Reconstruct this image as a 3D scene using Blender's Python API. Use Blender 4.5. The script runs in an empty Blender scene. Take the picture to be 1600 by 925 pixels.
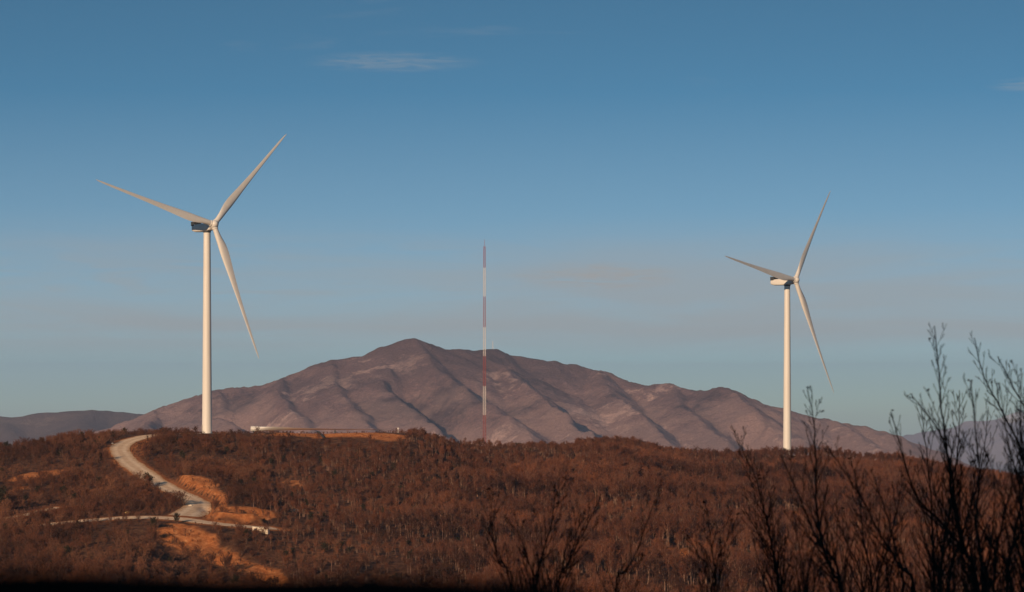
import bpy, bmesh, math, random
import numpy as np
from mathutils import Vector, Matrix
R = math.radians
random.seed(7)
rng = np.random.default_rng(11)
SC = bpy.context.scene
COL = SC.collection

# ------------------------------------------------------------------ camera, world, sun, exposure
FPX = 4537.0            # focal length in pixels of the 1600-wide picture (about 20 degrees across)
HY = 600.0              # picture row of the horizon
CZ = 60.0               # height of the camera above datum
cam_d = bpy.data.cameras.new('camera'); cam = bpy.data.objects.new('camera', cam_d); COL.objects.link(cam)
cam.location = (0, 0, CZ); cam.rotation_euler = (R(90), 0, 0)
cam_d.sensor_width = 36; cam_d.lens = 36*FPX/1600
cam_d.shift_y = (HY-462.5)/1600
cam_d.clip_start = 0.3; cam_d.clip_end = 80000
cam_d.dof.use_dof = True; cam_d.dof.focus_distance = 1300; cam_d.dof.aperture_fstop = 6.3
SC.camera = cam

SUN_EL, SUN_AZ = R(16.5), R(-153)   # azimuth from +Y (view direction), clockwise positive: behind the camera, to the left
sdir = Vector((math.sin(SUN_AZ)*math.cos(SUN_EL), math.cos(SUN_AZ)*math.cos(SUN_EL), math.sin(SUN_EL)))  # towards the sun
W = bpy.data.worlds.new("World"); SC.world = W; W.use_nodes = True
nt = W.node_tree; nt.nodes.clear()
def wn(t, **k):
    n = nt.nodes.new(t)
    for a, b in k.items(): setattr(n, a, b)
    return n
L = nt.links.new
tc = wn('ShaderNodeTexCoord')
# the sky is looked up a little higher than the true direction (a very clear, dry evening sky)
vm = wn('ShaderNodeVectorMath', operation='MULTIPLY'); vm.inputs[1].default_value = (1, 1, 4.2)
va = wn('ShaderNodeVectorMath', operation='ADD'); va.inputs[1].default_value = (0, 0, 0.045)
vn = wn('ShaderNodeVectorMath', operation='NORMALIZE')
sky = wn('ShaderNodeTexSky', sky_type='NISHITA', sun_disc=False)
sky.sun_elevation = SUN_EL; sky.sun_rotation = SUN_AZ
sky.air_density = 1.0; sky.dust_density = 0.6; sky.ozone_density = 2.5; sky.altitude = 900
L(tc.outputs['Generated'], vm.inputs[0]); L(vm.outputs[0], va.inputs[0]); L(va.outputs[0], vn.inputs[0]); L(vn.outputs[0], sky.inputs[0])
# thin clouds
sep = wn('ShaderNodeSeparateXYZ'); L(tc.outputs['Generated'], sep.inputs[0])
def math_(op, a, b=None, c=None, clamp=False):
    m = wn('ShaderNodeMath', operation=op); m.use_clamp = clamp
    for i, v in enumerate((a, b, c)):
        if v is None: continue
        if isinstance(v, (int, float)): m.inputs[i].default_value = v
        else: L(v, m.inputs[i])
    return m.outputs[0]
def mapr(v, a, b, c=0, d=1, sm=True):
    m = wn('ShaderNodeMapRange', interpolation_type='SMOOTHSTEP' if sm else 'LINEAR')
    L(v, m.inputs[0])
    for i, x in enumerate((a, b, c, d)): m.inputs[i+1].default_value = x
    return m.outputs[0]
def cloud(sx, sz, off, lo, hi, det=6, dist=0.6):
    cmb = wn('ShaderNodeCombineXYZ')
    L(math_('MULTIPLY', sep.outputs['X'], sx), cmb.inputs[0]); L(math_('MULTIPLY', sep.outputs['Y'], sx), cmb.inputs[1])
    L(math_('MULTIPLY_ADD', sep.outputs['Z'], sz, off), cmb.inputs[2])
    n = wn('ShaderNodeTexNoise'); n.inputs['Scale'].default_value = 1; n.inputs['Detail'].default_value = det
    n.inputs['Distortion'].default_value = dist; n.inputs['Roughness'].default_value = 0.55
    L(cmb.outputs[0], n.inputs['Vector'])
    return mapr(n.outputs[0], lo, hi)
Z = sep.outputs['Z']
band = math_('MULTIPLY', mapr(Z, 0.004, 0.020), mapr(Z, 0.036, 0.062, 1, 0))     # the low veil
c1 = math_('MULTIPLY', math_('MAXIMUM', cloud(6.5, 70, 4.6, 0.22, 0.66), math_('MULTIPLY', cloud(17, 190, 7.7, 0.38, 0.66, 8, 1.2), 0.8)), band)
hi_b = math_('MULTIPLY', mapr(Z, 0.05, 0.07), mapr(Z, 0.12, 0.17, 1, 0))
c2 = math_('MULTIPLY', cloud(7, 55, 9.7, 0.60, 0.82), hi_b)
def patch(cx, cz, wx, wz, k):                                             # one wisp with a soft outline of its own
    dx = math_('DIVIDE', math_('SUBTRACT', sep.outputs['X'], cx), wx); dz = math_('DIVIDE', math_('SUBTRACT', Z, cz), wz)
    d = math_('ADD', math_('MULTIPLY', dx, dx), math_('MULTIPLY', dz, dz))
    return math_('MULTIPLY', math_('MULTIPLY', mapr(d, 0.0, 1.0, 1, 0), cloud(60, 620, 5.3, 0.30, 0.72, 8, 1.0)), k)
P = lambda px, py: ((px-800)/FPX, (HY-py)/FPX)
c3 = patch(*P(615, 100), 0.034, 0.0042, 0.32)
veil = math_('MULTIPLY', mapr(Z, 0.0, 0.100, 1, 0, False), 0.56)
c4 = patch(*P(930, 432), 0.034, 0.0060, 0.3)
c5 = patch(*P(1600, 142), 0.018, 0.0030, 0.35)
tot = math_('ADD', math_('MULTIPLY_ADD', c1, 0.44, veil), math_('ADD', math_('MULTIPLY', c2, 0.30), math_('ADD', c3, math_('ADD', c4, c5))), clamp=True)
grade = wn('ShaderNodeMix', data_type='RGBA', blend_type='MULTIPLY'); grade.inputs[0].default_value = 1
L(sky.outputs[0], grade.inputs[6]); grade.inputs[7].default_value = (0.66, 1.08, 1.02, 1)
mixc = wn('ShaderNodeMix', data_type='RGBA'); L(tot, mixc.inputs[0]); L(grade.outputs[2], mixc.inputs[6])
mixc.inputs[7].default_value = (3.40, 3.50, 3.55, 1)
bg = wn('ShaderNodeBackground'); bg.inputs['Strength'].default_value = 0.102
L(mixc.outputs[2], bg.inputs[0]); wo = wn('ShaderNodeOutputWorld'); L(bg.outputs[0], wo.inputs[0])

sd = bpy.data.lights.new('sun', 'SUN'); sd.energy = 4.8; sd.angle = R(0.53); sd.color = (1.0, 0.69, 0.43)
sun = bpy.data.objects.new('sun', sd); COL.objects.link(sun); sun.rotation_euler = sdir.to_track_quat('Z', 'Y').to_euler()
SC.view_settings.view_transform = 'Standard'; SC.view_settings.look = 'None'
SC.view_settings.exposure = 0.0; SC.view_settings.gamma = 1; SC.view_settings.use_curve_mapping = False
SC.render.engine = 'CYCLES'; SC.cycles.max_bounces = 5; SC.cycles.diffuse_bounces = 3; SC.cycles.volume_bounces = 0
SC.cycles.transparent_max_bounces = 8; SC.cycles.use_denoising = True

# ------------------------------------------------------------------ helpers
def at(px, py, Y): return Vector(((px-800)/FPX*Y, Y, CZ+(HY-py)/FPX*Y))
def tag(o, label=None, cat=None, group=None, kind=None):
    if label: o['label'] = label
    if cat: o['category'] = cat
    if group: o['group'] = group
    if kind: o['kind'] = kind
    return o
def empty(name, loc=(0, 0, 0), rz=0):
    o = bpy.data.objects.new(name, None); COL.objects.link(o); o.location = loc; o.rotation_euler = (0, 0, rz); o.empty_display_size = 0.3
    return o
def link(name, me, mats=None, parent=None, loc=None):
    if mats is not None:
        for m in (mats if isinstance(mats, (list, tuple)) else [mats]): me.materials.append(m)
    o = bpy.data.objects.new(name, me); COL.objects.link(o)
    if parent: o.parent = parent
    if loc is not None: o.location = loc
    return o
def mesh_np(name, V, F, smooth=False):
    me = bpy.data.meshes.new(name); me.from_pydata([tuple(v) for v in V], [], [tuple(f) for f in F]); me.update()
    if smooth: me.polygons.foreach_set('use_smooth', np.ones(len(me.polygons), bool))
    return me
def grid_mesh(name, X, Y, Zg, smooth=True):
    ny, nx = Zg.shape
    V = np.stack([X, Y, Zg], -1).reshape(-1, 3).astype(np.float32)
    i = np.arange(ny*nx).reshape(ny, nx)
    F = np.stack([i[:-1, :-1], i[:-1, 1:], i[1:, 1:], i[1:, :-1]], -1).reshape(-1, 4)
    me = bpy.data.meshes.new(name); me.vertices.add(len(V)); me.vertices.foreach_set('co', V.ravel())
    me.loops.add(F.size); me.loops.foreach_set('vertex_index', F.ravel().astype(np.int32))
    me.polygons.add(len(F)); me.polygons.foreach_set('loop_start', np.arange(0, F.size, 4, dtype=np.int32))
    me.update(calc_edges=True); me.validate()
    if smooth: me.polygons.foreach_set('use_smooth', np.ones(len(me.polygons), bool))
    return me
class Mat:
    def __init__(s, name, rough=0.9, spec=0.2):
        s.m = bpy.data.materials.new(name); s.m.use_nodes = True; s.t = s.m.node_tree
        s.b = s.t.nodes['Principled BSDF']; s.b.inputs['Roughness'].default_value = rough
        s.b.inputs['Specular IOR Level'].default_value = spec
    def n(s, t, **k):
        n = s.t.nodes.new(t)
        for a, b in k.items(): setattr(n, a, b)
        return n
    def l(s, a, b): s.t.links.new(a, b)
    def col(s, c): s.b.inputs['Base Color'].default_value = (*c, 1); return s
    def noise(s, scale, det=5, rough=0.6, vec=None, out=0):
        n = s.n('ShaderNodeTexNoise'); n.inputs['Scale'].default_value = scale; n.inputs['Detail'].default_value = det; n.inputs['Roughness'].default_value = rough
        if vec is not None: s.l(vec, n.inputs['Vector'])
        return n.outputs[out]
    def pos(s, scale=(1, 1, 1)):
        g = s.n('ShaderNodeNewGeometry'); m = s.n('ShaderNodeMapping'); m.inputs['Scale'].default_value = scale
        s.l(g.outputs['Position'], m.inputs['Vector']); return m.outputs[0]
    def ramp(s, fac, stops):
        r = s.n('ShaderNodeValToRGB'); s.l(fac, r.inputs[0]); e = r.color_ramp.elements
        while len(e) < len(stops): e.new(0.5)
        for x, (p, c) in zip(e, stops): x.position = p; x.color = (*c, 1) if len(c) == 3 else c
        return r.outputs[0]
    def mr(s, v, a, b, c=0, d=1):
        m = s.n('ShaderNodeMapRange', interpolation_type='SMOOTHSTEP'); s.l(v, m.inputs[0])
        for i, x in enumerate((a, b, c, d)): m.inputs[i+1].default_value = x
        return m.outputs[0]
    def mix(s, f, a, b, bt='MIX'):
        m = s.n('ShaderNodeMix', data_type='RGBA', blend_type=bt)
        for i, v in ((0, f), (6, a), (7, b)):
            if isinstance(v, (int, float)): m.inputs[i].default_value = v
            elif isinstance(v, tuple): m.inputs[i].default_value = (*v, 1)
            else: s.l(v, m.inputs[i])
        return m.outputs[2]
    def base(s, c): s.l(c, s.b.inputs['Base Color']); return s
    def bump(s, h, strength=0.3, dist=1.0):
        b = s.n('ShaderNodeBump'); b.inputs['Strength'].default_value = strength; b.inputs['Distance'].default_value = dist
        s.l(h, b.inputs['Height']); s.l(b.outputs[0], s.b.inputs['Normal']); return s
def hash2(ix, iy, s):
    h = (ix.astype(np.int64)*374761393 + iy.astype(np.int64)*668265263 + s*1442695041) & 0xffffffff
    h = ((h ^ (h >> 13))*1274126177) & 0xffffffff
    return ((h ^ (h >> 16)) & 0xffffff)/float(0xffffff)
def vnoise(x, y, s=0):
    ix = np.floor(x); iy = np.floor(y); fx = x-ix; fy = y-iy
    fx = fx*fx*fx*(fx*(fx*6-15)+10); fy = fy*fy*fy*(fy*(fy*6-15)+10)
    a = hash2(ix, iy, s); b = hash2(ix+1, iy, s); c = hash2(ix, iy+1, s); d = hash2(ix+1, iy+1, s)
    return (a*(1-fx)+b*fx)*(1-fy)+(c*(1-fx)+d*fx)*fy
def fbm(x, y, s=0, o=5, g=0.5):
    t = 0; a = 1; n = 0
    for k in range(o):
        c, si = math.cos(0.6*k), math.sin(0.6*k)
        t = t+a*(vnoise((x*c-y*si)*2**k, (x*si+y*c)*2**k, s+k)*2-1); n += a; a *= g
    return t/n
def ridged(x, y, s=0, o=5, g=0.5):
    t = 0; a = 1; n = 0
    for k in range(o):
        c, si = math.cos(0.6*k), math.sin(0.6*k)
        v = 1-np.abs(vnoise((x*c-y*si)*2**k, (x*si+y*c)*2**k, s+k)*2-1)*1.6
        t = t+a*v; n += a; a *= g
    return t/n
def sstep(a, b, x):
    t = np.clip((x-a)/(b-a), 0, 1); return t*t*(3-2*t)

# ------------------------------------------------------------------ the lie of the land
NEAR = [(0, -1.65), (4, -1.66), (12, -1.95), (30, -3.6), (100, -17), (300, -50), (600, -76)]
COLS = {  # picture column -> (distance, row of the bare ground there)
 -300: [(850, 905), (1000, 800), (1150, 730), (1230, 706), (1320, 712), (1600, 745), (2100, 745)],
 0:    [(850, 905), (955, 829), (1050, 775), (1130, 733), (1200, 709), (1230, 700), (1300, 706), (1600, 740), (2100, 742)],
 100:  [(850, 905), (955, 824), (1020, 795), (1090, 748), (1160, 712), (1230, 686), (1300, 694), (1600, 735), (2100, 742)],
 200:  [(850, 905), (955, 813), (1000, 790), (1090, 745), (1160, 712), (1230, 681), (1270, 680), (1350, 695), (1600, 735), (2100, 742)],
 300:  [(850, 938), (880, 915), (910, 875), (945, 822), (960, 812), (1000, 790), (1080, 748), (1160, 710), (1235, 678), (1280, 678), (1360, 695), (1600, 730), (2100, 742)],
 420:  [(850, 945), (880, 922), (910, 885), (945, 832), (962, 824), (1000, 802), (1080, 758), (1160, 715), (1225, 681), (1237, 677), (1290, 677), (1380, 695), (1600, 728), (2100, 742)],
 520:  [(850, 945), (880, 915), (960, 838), (1080, 762), (1180, 716), (1225, 687), (1238, 678.5), (1290, 678.5), (1380, 697), (1600, 728), (2100, 742)],
 640:  [(850, 950), (900, 898), (1000, 822), (1100, 770), (1180, 726), (1225, 690), (1239, 679.5), (1290, 679.5), (1340, 688), (1400, 703), (1600, 728), (2100, 742)],
 710:  [(850, 950), (900, 900), (1000, 830), (1100, 780), (1200, 738), (1290, 703), (1350, 696), (1400, 702), (1600, 728), (2100, 742)],
 800:  [(850, 950), (900, 902), (1000, 838), (1100, 790), (1200, 748), (1300, 714), (1380, 701), (1450, 706), (1600, 722), (2100, 742)],
 960:  [(850, 950), (900, 902), (1000, 842), (1100, 795), (1200, 752), (1300, 716), (1400, 697), (1460, 700), (1600, 717), (2100, 742)],
 1100: [(850, 950), (900, 905), (1000, 850), (1100, 808), (1200, 772), (1300, 743), (1420, 718), (1480, 718), (1600, 724), (2100, 745)],
 1240: [(850, 950), (900, 908), (1000, 855), (1100, 812), (1200, 775), (1300, 750), (1420, 729), (1488, 715), (1500, 711.5), (1530, 711.5), (1620, 722), (2100, 748)],
 1400: [(850, 950), (900, 910), (1000, 858), (1100, 815), (1200, 778), (1300, 752), (1420, 729), (1480, 723), (1560, 728), (2100, 752)],
 1600: [(850, 950), (900, 915), (1000, 865), (1100, 830), (1200, 800), (1300, 772), (1380, 756), (1450, 752), (1560, 765), (2100, 775)],
 1950: [(850, 960), (900, 925), (1000, 880), (1100, 845), (1200, 815), (1300, 790), (1400, 775), (1480, 775), (1560, 785), (2100, 790)]}
YT = np.concatenate([np.arange(0, 600, 4.0), np.arange(600, 2400, 4.0), np.arange(2400, 45000, 150.0)])
UT = np.arange(-300, 1951, 10.0)
_ck = sorted(COLS); _tab = []
for c in _ck:
    ys = [a for a, b in NEAR]+[a for a, b in COLS[c]]+[3000, 5000, 8000, 12000, 14500, 25000, 45000]
    zs = [b for a, b in NEAR]+[(HY-b)/FPX*a for a, b in COLS[c]]+[-130, -225, -330, -430, -480, -720, -1400]
    _tab.append(np.interp(YT, ys, zs))
_tab = np.array(_tab)
def catmull(xs, T, x):
    out = np.empty((len(x), T.shape[1]))
    for q, v in enumerate(x):
        i = min(max(int(np.searchsorted(xs, v, 'right'))-1, 0), len(xs)-2)
        t = (v-xs[i])/(xs[i+1]-xs[i]); h = xs[i+1]-xs[i]
        m0 = (T[i+1]-T[i-1])/(xs[i+1]-xs[i-1]) if i > 0 else (T[i+1]-T[i])/h
        m1 = (T[i+2]-T[i])/(xs[i+2]-xs[i]) if i+2 < len(xs) else (T[i+1]-T[i])/h
        out[q] = (2*t**3-3*t*t+1)*T[i]+(t**3-2*t*t+t)*h*m0+(-2*t**3+3*t*t)*T[i+1]+(t**3-t*t)*h*m1
    return out
ZT = catmull(np.array(_ck, float), _tab, UT)
k = np.array([1, 3, 4, 3, 1.]); k /= k.sum()
sm = ZT.copy()
for j in range(2, ZT.shape[1]-2): sm[:, j] = sum(k[q]*ZT[:, j-2+q] for q in range(5))
ZT = np.where((YT > 620) & (YT < 2300), sm, ZT)
def base_h(x, y):      # smooth ground, relative to the camera height
    x = np.asarray(x, float); y = np.asarray(y, float)
    yy = np.maximum(y, 0.0); u = np.clip(800+x/np.maximum(yy, 60)*FPX, -300, 1949.9)
    fu = (u+300)/10; iu = np.clip(np.floor(fu).astype(int), 0, len(UT)-2); fu = fu-iu
    jy = np.clip(np.searchsorted(YT, yy, 'right')-1, 0, len(YT)-2); fy = np.clip((yy-YT[jy])/(YT[jy+1]-YT[jy]), 0, 1)
    z = (ZT[iu, jy]*(1-fy)+ZT[iu, jy+1]*fy)*(1-fu)+(ZT[iu+1, jy]*(1-fy)+ZT[iu+1, jy+1]*fy)*fu
    return z
def ray(px, py, y0=860, y1=1700):   # where the line of sight through a pixel meets the smooth slope
    ys = np.arange(y0, y1, 0.5); g = HY-base_h((px-800)/FPX*ys, ys)/ys*FPX
    w = np.nonzero(g <= py)[0]
    Y = float(ys[w[0]]) if len(w) else float(ys[np.argmin(g)])
    return np.array([(px-800)/FPX*Y, Y])
def resample(P, step):
    P = np.array(P, float)
    # Catmull-Rom through the points, then equal steps
    Q = []
    for i in range(len(P)-1):
        p0 = P[max(i-1, 0)]; p1 = P[i]; p2 = P[i+1]; p3 = P[min(i+2, len(P)-1)]
        for t in np.linspace(0, 1, 12, endpoint=False):
            Q.append(0.5*((2*p1)+(-p0+p2)*t+(2*p0-5*p1+4*p2-p3)*t*t+(-p0+3*p1-3*p2+p3)*t**3))
    Q.append(P[-1]); Q = np.array(Q)
    d = np.r_[0, np.cumsum(np.linalg.norm(np.diff(Q, axis=0), axis=1))]
    s = np.linspace(0, d[-1], max(int(d[-1]/step), 2))
    return np.stack([np.interp(s, d, Q[:, i]) for i in range(Q.shape[1])], 1)
# main track: from the turbine pad along the crest, round the bend and down to the junction
main_pts = [np.array([-112.0, 1250.0]), np.array([-127.0, 1251.0]), np.array([-143.0, 1250.0]), ray(222, 684), ray(197, 692), ray(187, 702), ray(198, 720), ray(222, 738), ray(244, 753), ray(268, 766), ray(292, 777), ray(309, 787), ray(304, 797), ray(288, 807)]
cross_pts = [ray(60, 822), ray(110, 816), ray(170, 811), ray(230, 809), ray(280, 811), ray(340, 819), ray(395, 824), ray(430, 826)]
track_pts = [ray(-10, 812), ray(35, 806), ray(62, 799), ray(90, 793)]
ROADS = [(resample(main_pts, 2.0), 4.3), (resample(cross_pts, 2.0), 3.9), (resample(track_pts, 2.0), 1.7)]
PAD_L = np.array([(322-800)/FPX*1250, 1250.0]); PAD_R = np.array([(1229.5-800)/FPX*1505, 1505.0])
def road_dist(x, y, r):
    P, hw = r; best = np.full(np.shape(x), 1e9); side = np.zeros(np.shape(x)); tt = np.zeros(np.shape(x))
    for i in range(0, len(P)-1):
        a, b = P[i], P[i+1]; d = b-a; l2 = d@d
        t = np.clip(((x-a[0])*d[0]+(y-a[1])*d[1])/l2, 0, 1)
        q = np.hypot(x-a[0]-t*d[0], y-a[1]-t*d[1]); m = q < best
        best = np.where(m, q, best); side = np.where(m, np.sign((y-a[1])*d[0]-(x-a[0])*d[1]), side); tt = np.where(m, (i+t)/(len(P)-1), tt)
    return best, side, tt
def pix(x, y, z): return 800+x/np.maximum(y, 1)*FPX, HY-z/np.maximum(y, 1)*FPX
def blob(px, py, items):   # soft regions given where they are seen on the slope
    m = np.zeros(np.shape(px))
    for cx, cy, rx, ry, rot, k in items:
        c, s = math.cos(R(rot)), math.sin(R(rot)); dx, dy = px-cx, py-cy
        a = (dx*c+dy*s)/rx; b = (-dx*s+dy*c)/ry
        m = np.maximum(m, k*np.clip(1.6-1.3*np.sqrt(a*a+b*b), 0, 1))
    return m
SOIL = [(322, 768, 26, 7, 18, 1), (324, 802, 13, 10, 40, .9), (385, 811, 50, 6, 4, 1), (296, 846, 52, 27, 18, 1), (350, 874, 72, 18, 28, 1), (402, 899, 50, 15, 22, 1),
        (60, 738, 60, 6, -12, .8), (20, 762, 40, 5, -10, .5), (510, 681, 120, 5, 0, 1), (600, 683, 34, 7, 5, 1), (478, 800, 20, 5, 0, .7), (970, 866, 45, 8, 8, 1), (1062, 872, 32, 14, 30, 1),
        (1240, 815, 50, 9, 12, .7), (225, 700, 14, 14, 50, .6), (455, 752, 22, 5, 0, .6), (1450, 860, 50, 8, 5, .5), (700, 700, 60, 3, 0, .3), (150, 768, 40, 4, -8, .5)]
def ground_all(x, y, want_mask=False):
    x = np.asarray(x, float); y = np.asarray(y, float)
    z = base_h(x, y)
    far = sstep(620, 840, y)
    n = fbm(x/70, y/70, 3, 4)*2.6+fbm(x/14, y/14, 8, 4)*0.9
    sp_x, sp_y = pix(x, y, z); sl = np.where((y > 840) & (y < 1300) & (x < 60), blob(sp_x, sp_y, SOIL), 0); z = z-np.abs(fbm(x/5.5, y/9, 91, 4))*2.6*np.minimum(sl*1.5, 1)*(sp_y > 757)
    flat = np.ones(np.shape(x)); rd = np.full(np.shape(x), 1e9); dz = np.zeros(np.shape(x))
    sel = (y > 900) & (y < 1300) & (x > -210) & (x < -20)
    if sel.any():
        xs, ys = x[sel], y[sel]; f = np.ones(len(xs)); rr = np.full(len(xs), 1e9); add = np.zeros(len(xs))
        for q, r in enumerate(ROADS):
            d, sd_, tt = road_dist(xs, ys, r); hw = r[1]; e = d-hw
            f = np.minimum(f, sstep(0.6, 14, e)); rr = np.minimum(rr, e)
            if q == 0:   # cut bank on the uphill side, near the lower bend
                k_ = sstep(0.62, 0.72, tt)*(1-sstep(0.93, 1.0, tt))
                up = sd_ > 0
                add = np.maximum(add, np.where(up, 3.4*k_*sstep(1, 5, e)*(1-sstep(10, 45, e)), 0))
            if q == 1:
                k_ = sstep(0.60, 0.74, tt)*(1-sstep(0.99, 1.0, tt))
                add = np.maximum(add, np.where(sd_ > 0, 3.2*k_*sstep(1, 4.5, e)*(1-sstep(10, 40, e)), 0))
        add *= sstep(0.3, 4, rr)
        flat[sel] = f; rd[sel] = rr; dz[sel] = add
    for pad, rad in ((PAD_L, 16), (PAD_R, 12)):
        flat = np.minimum(flat, sstep(rad, rad+22, np.hypot(x-pad[0], y-pad[1])))
    crest = (1-sstep(22, 30, np.abs(y-1262)))*sstep(-150, -130, x)*(1-sstep(-44, -32, x)); flat = flat*(1-0.92*crest)
    z = z+n*far*flat*(1-sstep(2300, 3500, y))+dz
    z = z+sstep(2600, 5000, y)*fbm(x/900, y/900, 21, 4)*16
    # behind the camera: the rise whose shade lies over the near ground
    z = z+np.where(y < 0, 42*sstep(3, 62, -y)+fbm(x/20, y/20, 5, 3)*0.8*sstep(3, 15, -y), 0)
    # the low bank in front of the camera
    nb = np.exp(-((y-2.05)/0.48)**2)*(1-0.016*sstep(-0.33, 0.20, x)-0.97*sstep(0.10, 0.70, x))
    nearm = 1-sstep(30, 60, np.abs(y))
    z = z+nb*(1.516+0.014*np.exp(-((x+.05)/.13)**2)+0.024*fbm(x*6.0, y*2.2, 31, 3))*(y > 0)+0.05*fbm(x*1.7, y*1.7, 14, 3)*nearm*sstep(1.5, 4, np.hypot(x, y))
    if want_mask:
        px, py = pix(x, y, base_h(x, y))
        nn = fbm(x/9, y/9, 17, 4)
        m = np.where((y > 840) & (y < 1500), blob(px, py, SOIL), 0)
        bank = np.where(rd < 7, sstep(0.5, 2.5, dz), 0); m = np.maximum(m, bank*0.9)
        m = sstep(0.30, 0.55, m+0.62*nn*(m > 0.02)); shoulder = np.where(rd < 3.0, 1-sstep(0.3, 3.0, rd), 0)
        return z, np.clip(np.maximum(m, shoulder*0.8), 0, 1), rd
    return z
def gz(x, y): return float(ground_all(np.array([x]), np.array([y]))[0])+CZ

# ------------------------------------------------------------------ ground sheet
def spaced(dense, lo, hi, grow):
    a = list(dense); s = a[-1]-a[-2]
    while a[-1] < hi: s = min(s*grow, 900); a.append(a[-1]+s)
    s = a[1]-a[0]
    while a[0] > lo: s = min(s*grow, 900); a.insert(0, a[0]-s)
    return np.array(a)
gx = spaced(np.r_[np.arange(-290, -215, 2.2), np.arange(-215, -70, 1.4), np.arange(-70, -12, 2.2), np.arange(-12, -1.2, 0.8), np.arange(-1.2, 1.2, .1), np.arange(1.2, 12, .8), np.arange(12, 300, 2.4)], -22000, 22000, 1.10)
gy = spaced(np.r_[np.arange(-12, 1, 0.7), np.arange(1, 3.6, .08), np.arange(3.6, 8, .3), np.arange(8, 30, .7)], -420, 600, 1.12); gy = gy[gy < 790]
gy = np.r_[gy, spaced(np.r_[np.arange(800, 850, 2.2), np.arange(850, 1060, 1.5), np.arange(1060, 1330, 2.2)], 790, 25200, 1.045)]; gy = np.unique(np.round(gy, 3))
GX, GY = np.meshgrid(gx, gy)
GZ, GM, GR = ground_all(GX.ravel(), GY.ravel(), True)
gme = grid_mesh('ground', GX, GY, GZ.reshape(GX.shape)+CZ)
a = gme.attributes.new('soil', 'FLOAT', 'POINT'); a.data.foreach_set('value', GM.astype(np.float32))
m = Mat('ground_soil', 0.95, 0.1); p = m.pos()
litter = m.ramp(m.noise(0.35, 8, .7, p), [(0.30, (0.045, 0.022, 0.014)), (0.48, (0.10, 0.045, 0.026)), (0.62, (0.17, 0.085, 0.045)), (0.75, (0.26, 0.16, 0.09))])
orange = m.ramp(m.noise(0.5, 8, .7, p), [(0.3, (0.25, 0.075, 0.024)), (0.5, (0.52, 0.18, 0.058)), (0.7, (0.68, 0.32, 0.14))])
at_ = m.n('ShaderNodeAttribute'); at_.attribute_name = 'soil'
c = m.mix(at_.outputs['Fac'], litter, orange)
sepn = m.n('ShaderNodeSeparateXYZ'); m.l(p, sepn.inputs[0])
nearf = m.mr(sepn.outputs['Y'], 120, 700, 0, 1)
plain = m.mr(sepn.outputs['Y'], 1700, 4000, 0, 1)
c = m.mix(nearf, (0.016, 0.011, 0.007), c)          # dark ground of the camera's own hill, its shade deepened in the colour
c = m.mix(plain, c, m.ramp(m.noise(0.004, 6, .6, p), [(0.35, (0.07, 0.05, 0.035)), (0.6, (0.17, 0.12, 0.08))]))
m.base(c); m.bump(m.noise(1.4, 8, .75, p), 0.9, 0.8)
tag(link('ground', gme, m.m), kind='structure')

# ------------------------------------------------------------------ roads
m = Mat('pale_gravel', 0.95, 0.1); p = m.pos()
g0 = m.ramp(m.noise(0.5, 8, .65, p), [(0.3, (0.62, 0.44, 0.29)), (0.55, (0.80, 0.60, 0.41)), (0.75, (0.85, 0.69, 0.51))])
uv = m.n('ShaderNodeAttribute'); uv.attribute_name = 'across'
wv = m.n('ShaderNodeMath', operation='ABSOLUTE'); m.l(uv.outputs['Fac'], wv.inputs[0])
rut = m.n('ShaderNodeMath', operation='SUBTRACT'); m.l(wv.outputs[0], rut.inputs[0]); rut.inputs[1].default_value = 0.42
rab = m.n('ShaderNodeMath', operation='ABSOLUTE'); m.l(rut.outputs[0], rab.inputs[0])
g1 = m.mix(m.mr(rab.outputs[0], 0.05, 0.28, 0.0, 0.55), g0, m.mix(1.0, g0, (0.78, 0.68, 0.60), 'MULTIPLY'))
edge = m.n('ShaderNodeMath', operation='ADD'); m.l(wv.outputs[0], edge.inputs[0]); 
en = m.noise(0.8, 5, .6, p); ens = m.mr(en, 0.3, 0.7, -0.2, 0.25); m.l(ens, edge.inputs[1])
g2 = m.mix(m.mr(edge.outputs[0], 0.78, 1.0), g1, (0.50, 0.27, 0.13))
m.base(g2); m.bump(m.noise(3, 6, .7, p), 0.5, 0.3); gravel = m.m
def ribbon(name, r, lift):
    P, hw = r; T = np.gradient(P, axis=0); T /= np.linalg.norm(T, axis=1)[:, None]; N = np.stack([-T[:, 1], T[:, 0]], 1)
    k = np.linspace(-1, 1, 9); wob = (1+0.30*sstep(0.84, 0.97, np.linspace(0, 1, len(P)))*(hw > 4))*(1+0.13*fbm(np.arange(len(P))/4.0, np.zeros(len(P)), 44, 3))
    X = P[:, 0:1]+N[:, 0:1]*k*hw*wob[:, None]; Y = P[:, 1:2]+N[:, 1:2]*k*hw*wob[:, None]
    Z_ = ground_all(X.ravel(), Y.ravel()).reshape(X.shape)+CZ+lift
    V = np.stack([X, Y, Z_], -1).reshape(-1, 3); nx = len(k)
    F = [(i*nx+j, i*nx+j+1, (i+1)*nx+j+1, (i+1)*nx+j) for i in range(len(P)-1) for j in range(nx-1)]
    me = mesh_np(name, V, F, True); a = me.attributes.new('across', 'FLOAT', 'POINT'); a.data.foreach_set('value', np.tile(k, len(P)).astype(np.float32))
    o = link(name, me, gravel); tag(o, kind='structure'); return o
ribbon('road', ROADS[0], 0.16); ribbon('road', ROADS[1], 0.10); ribbon('path', ROADS[2], 0.07)

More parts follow.
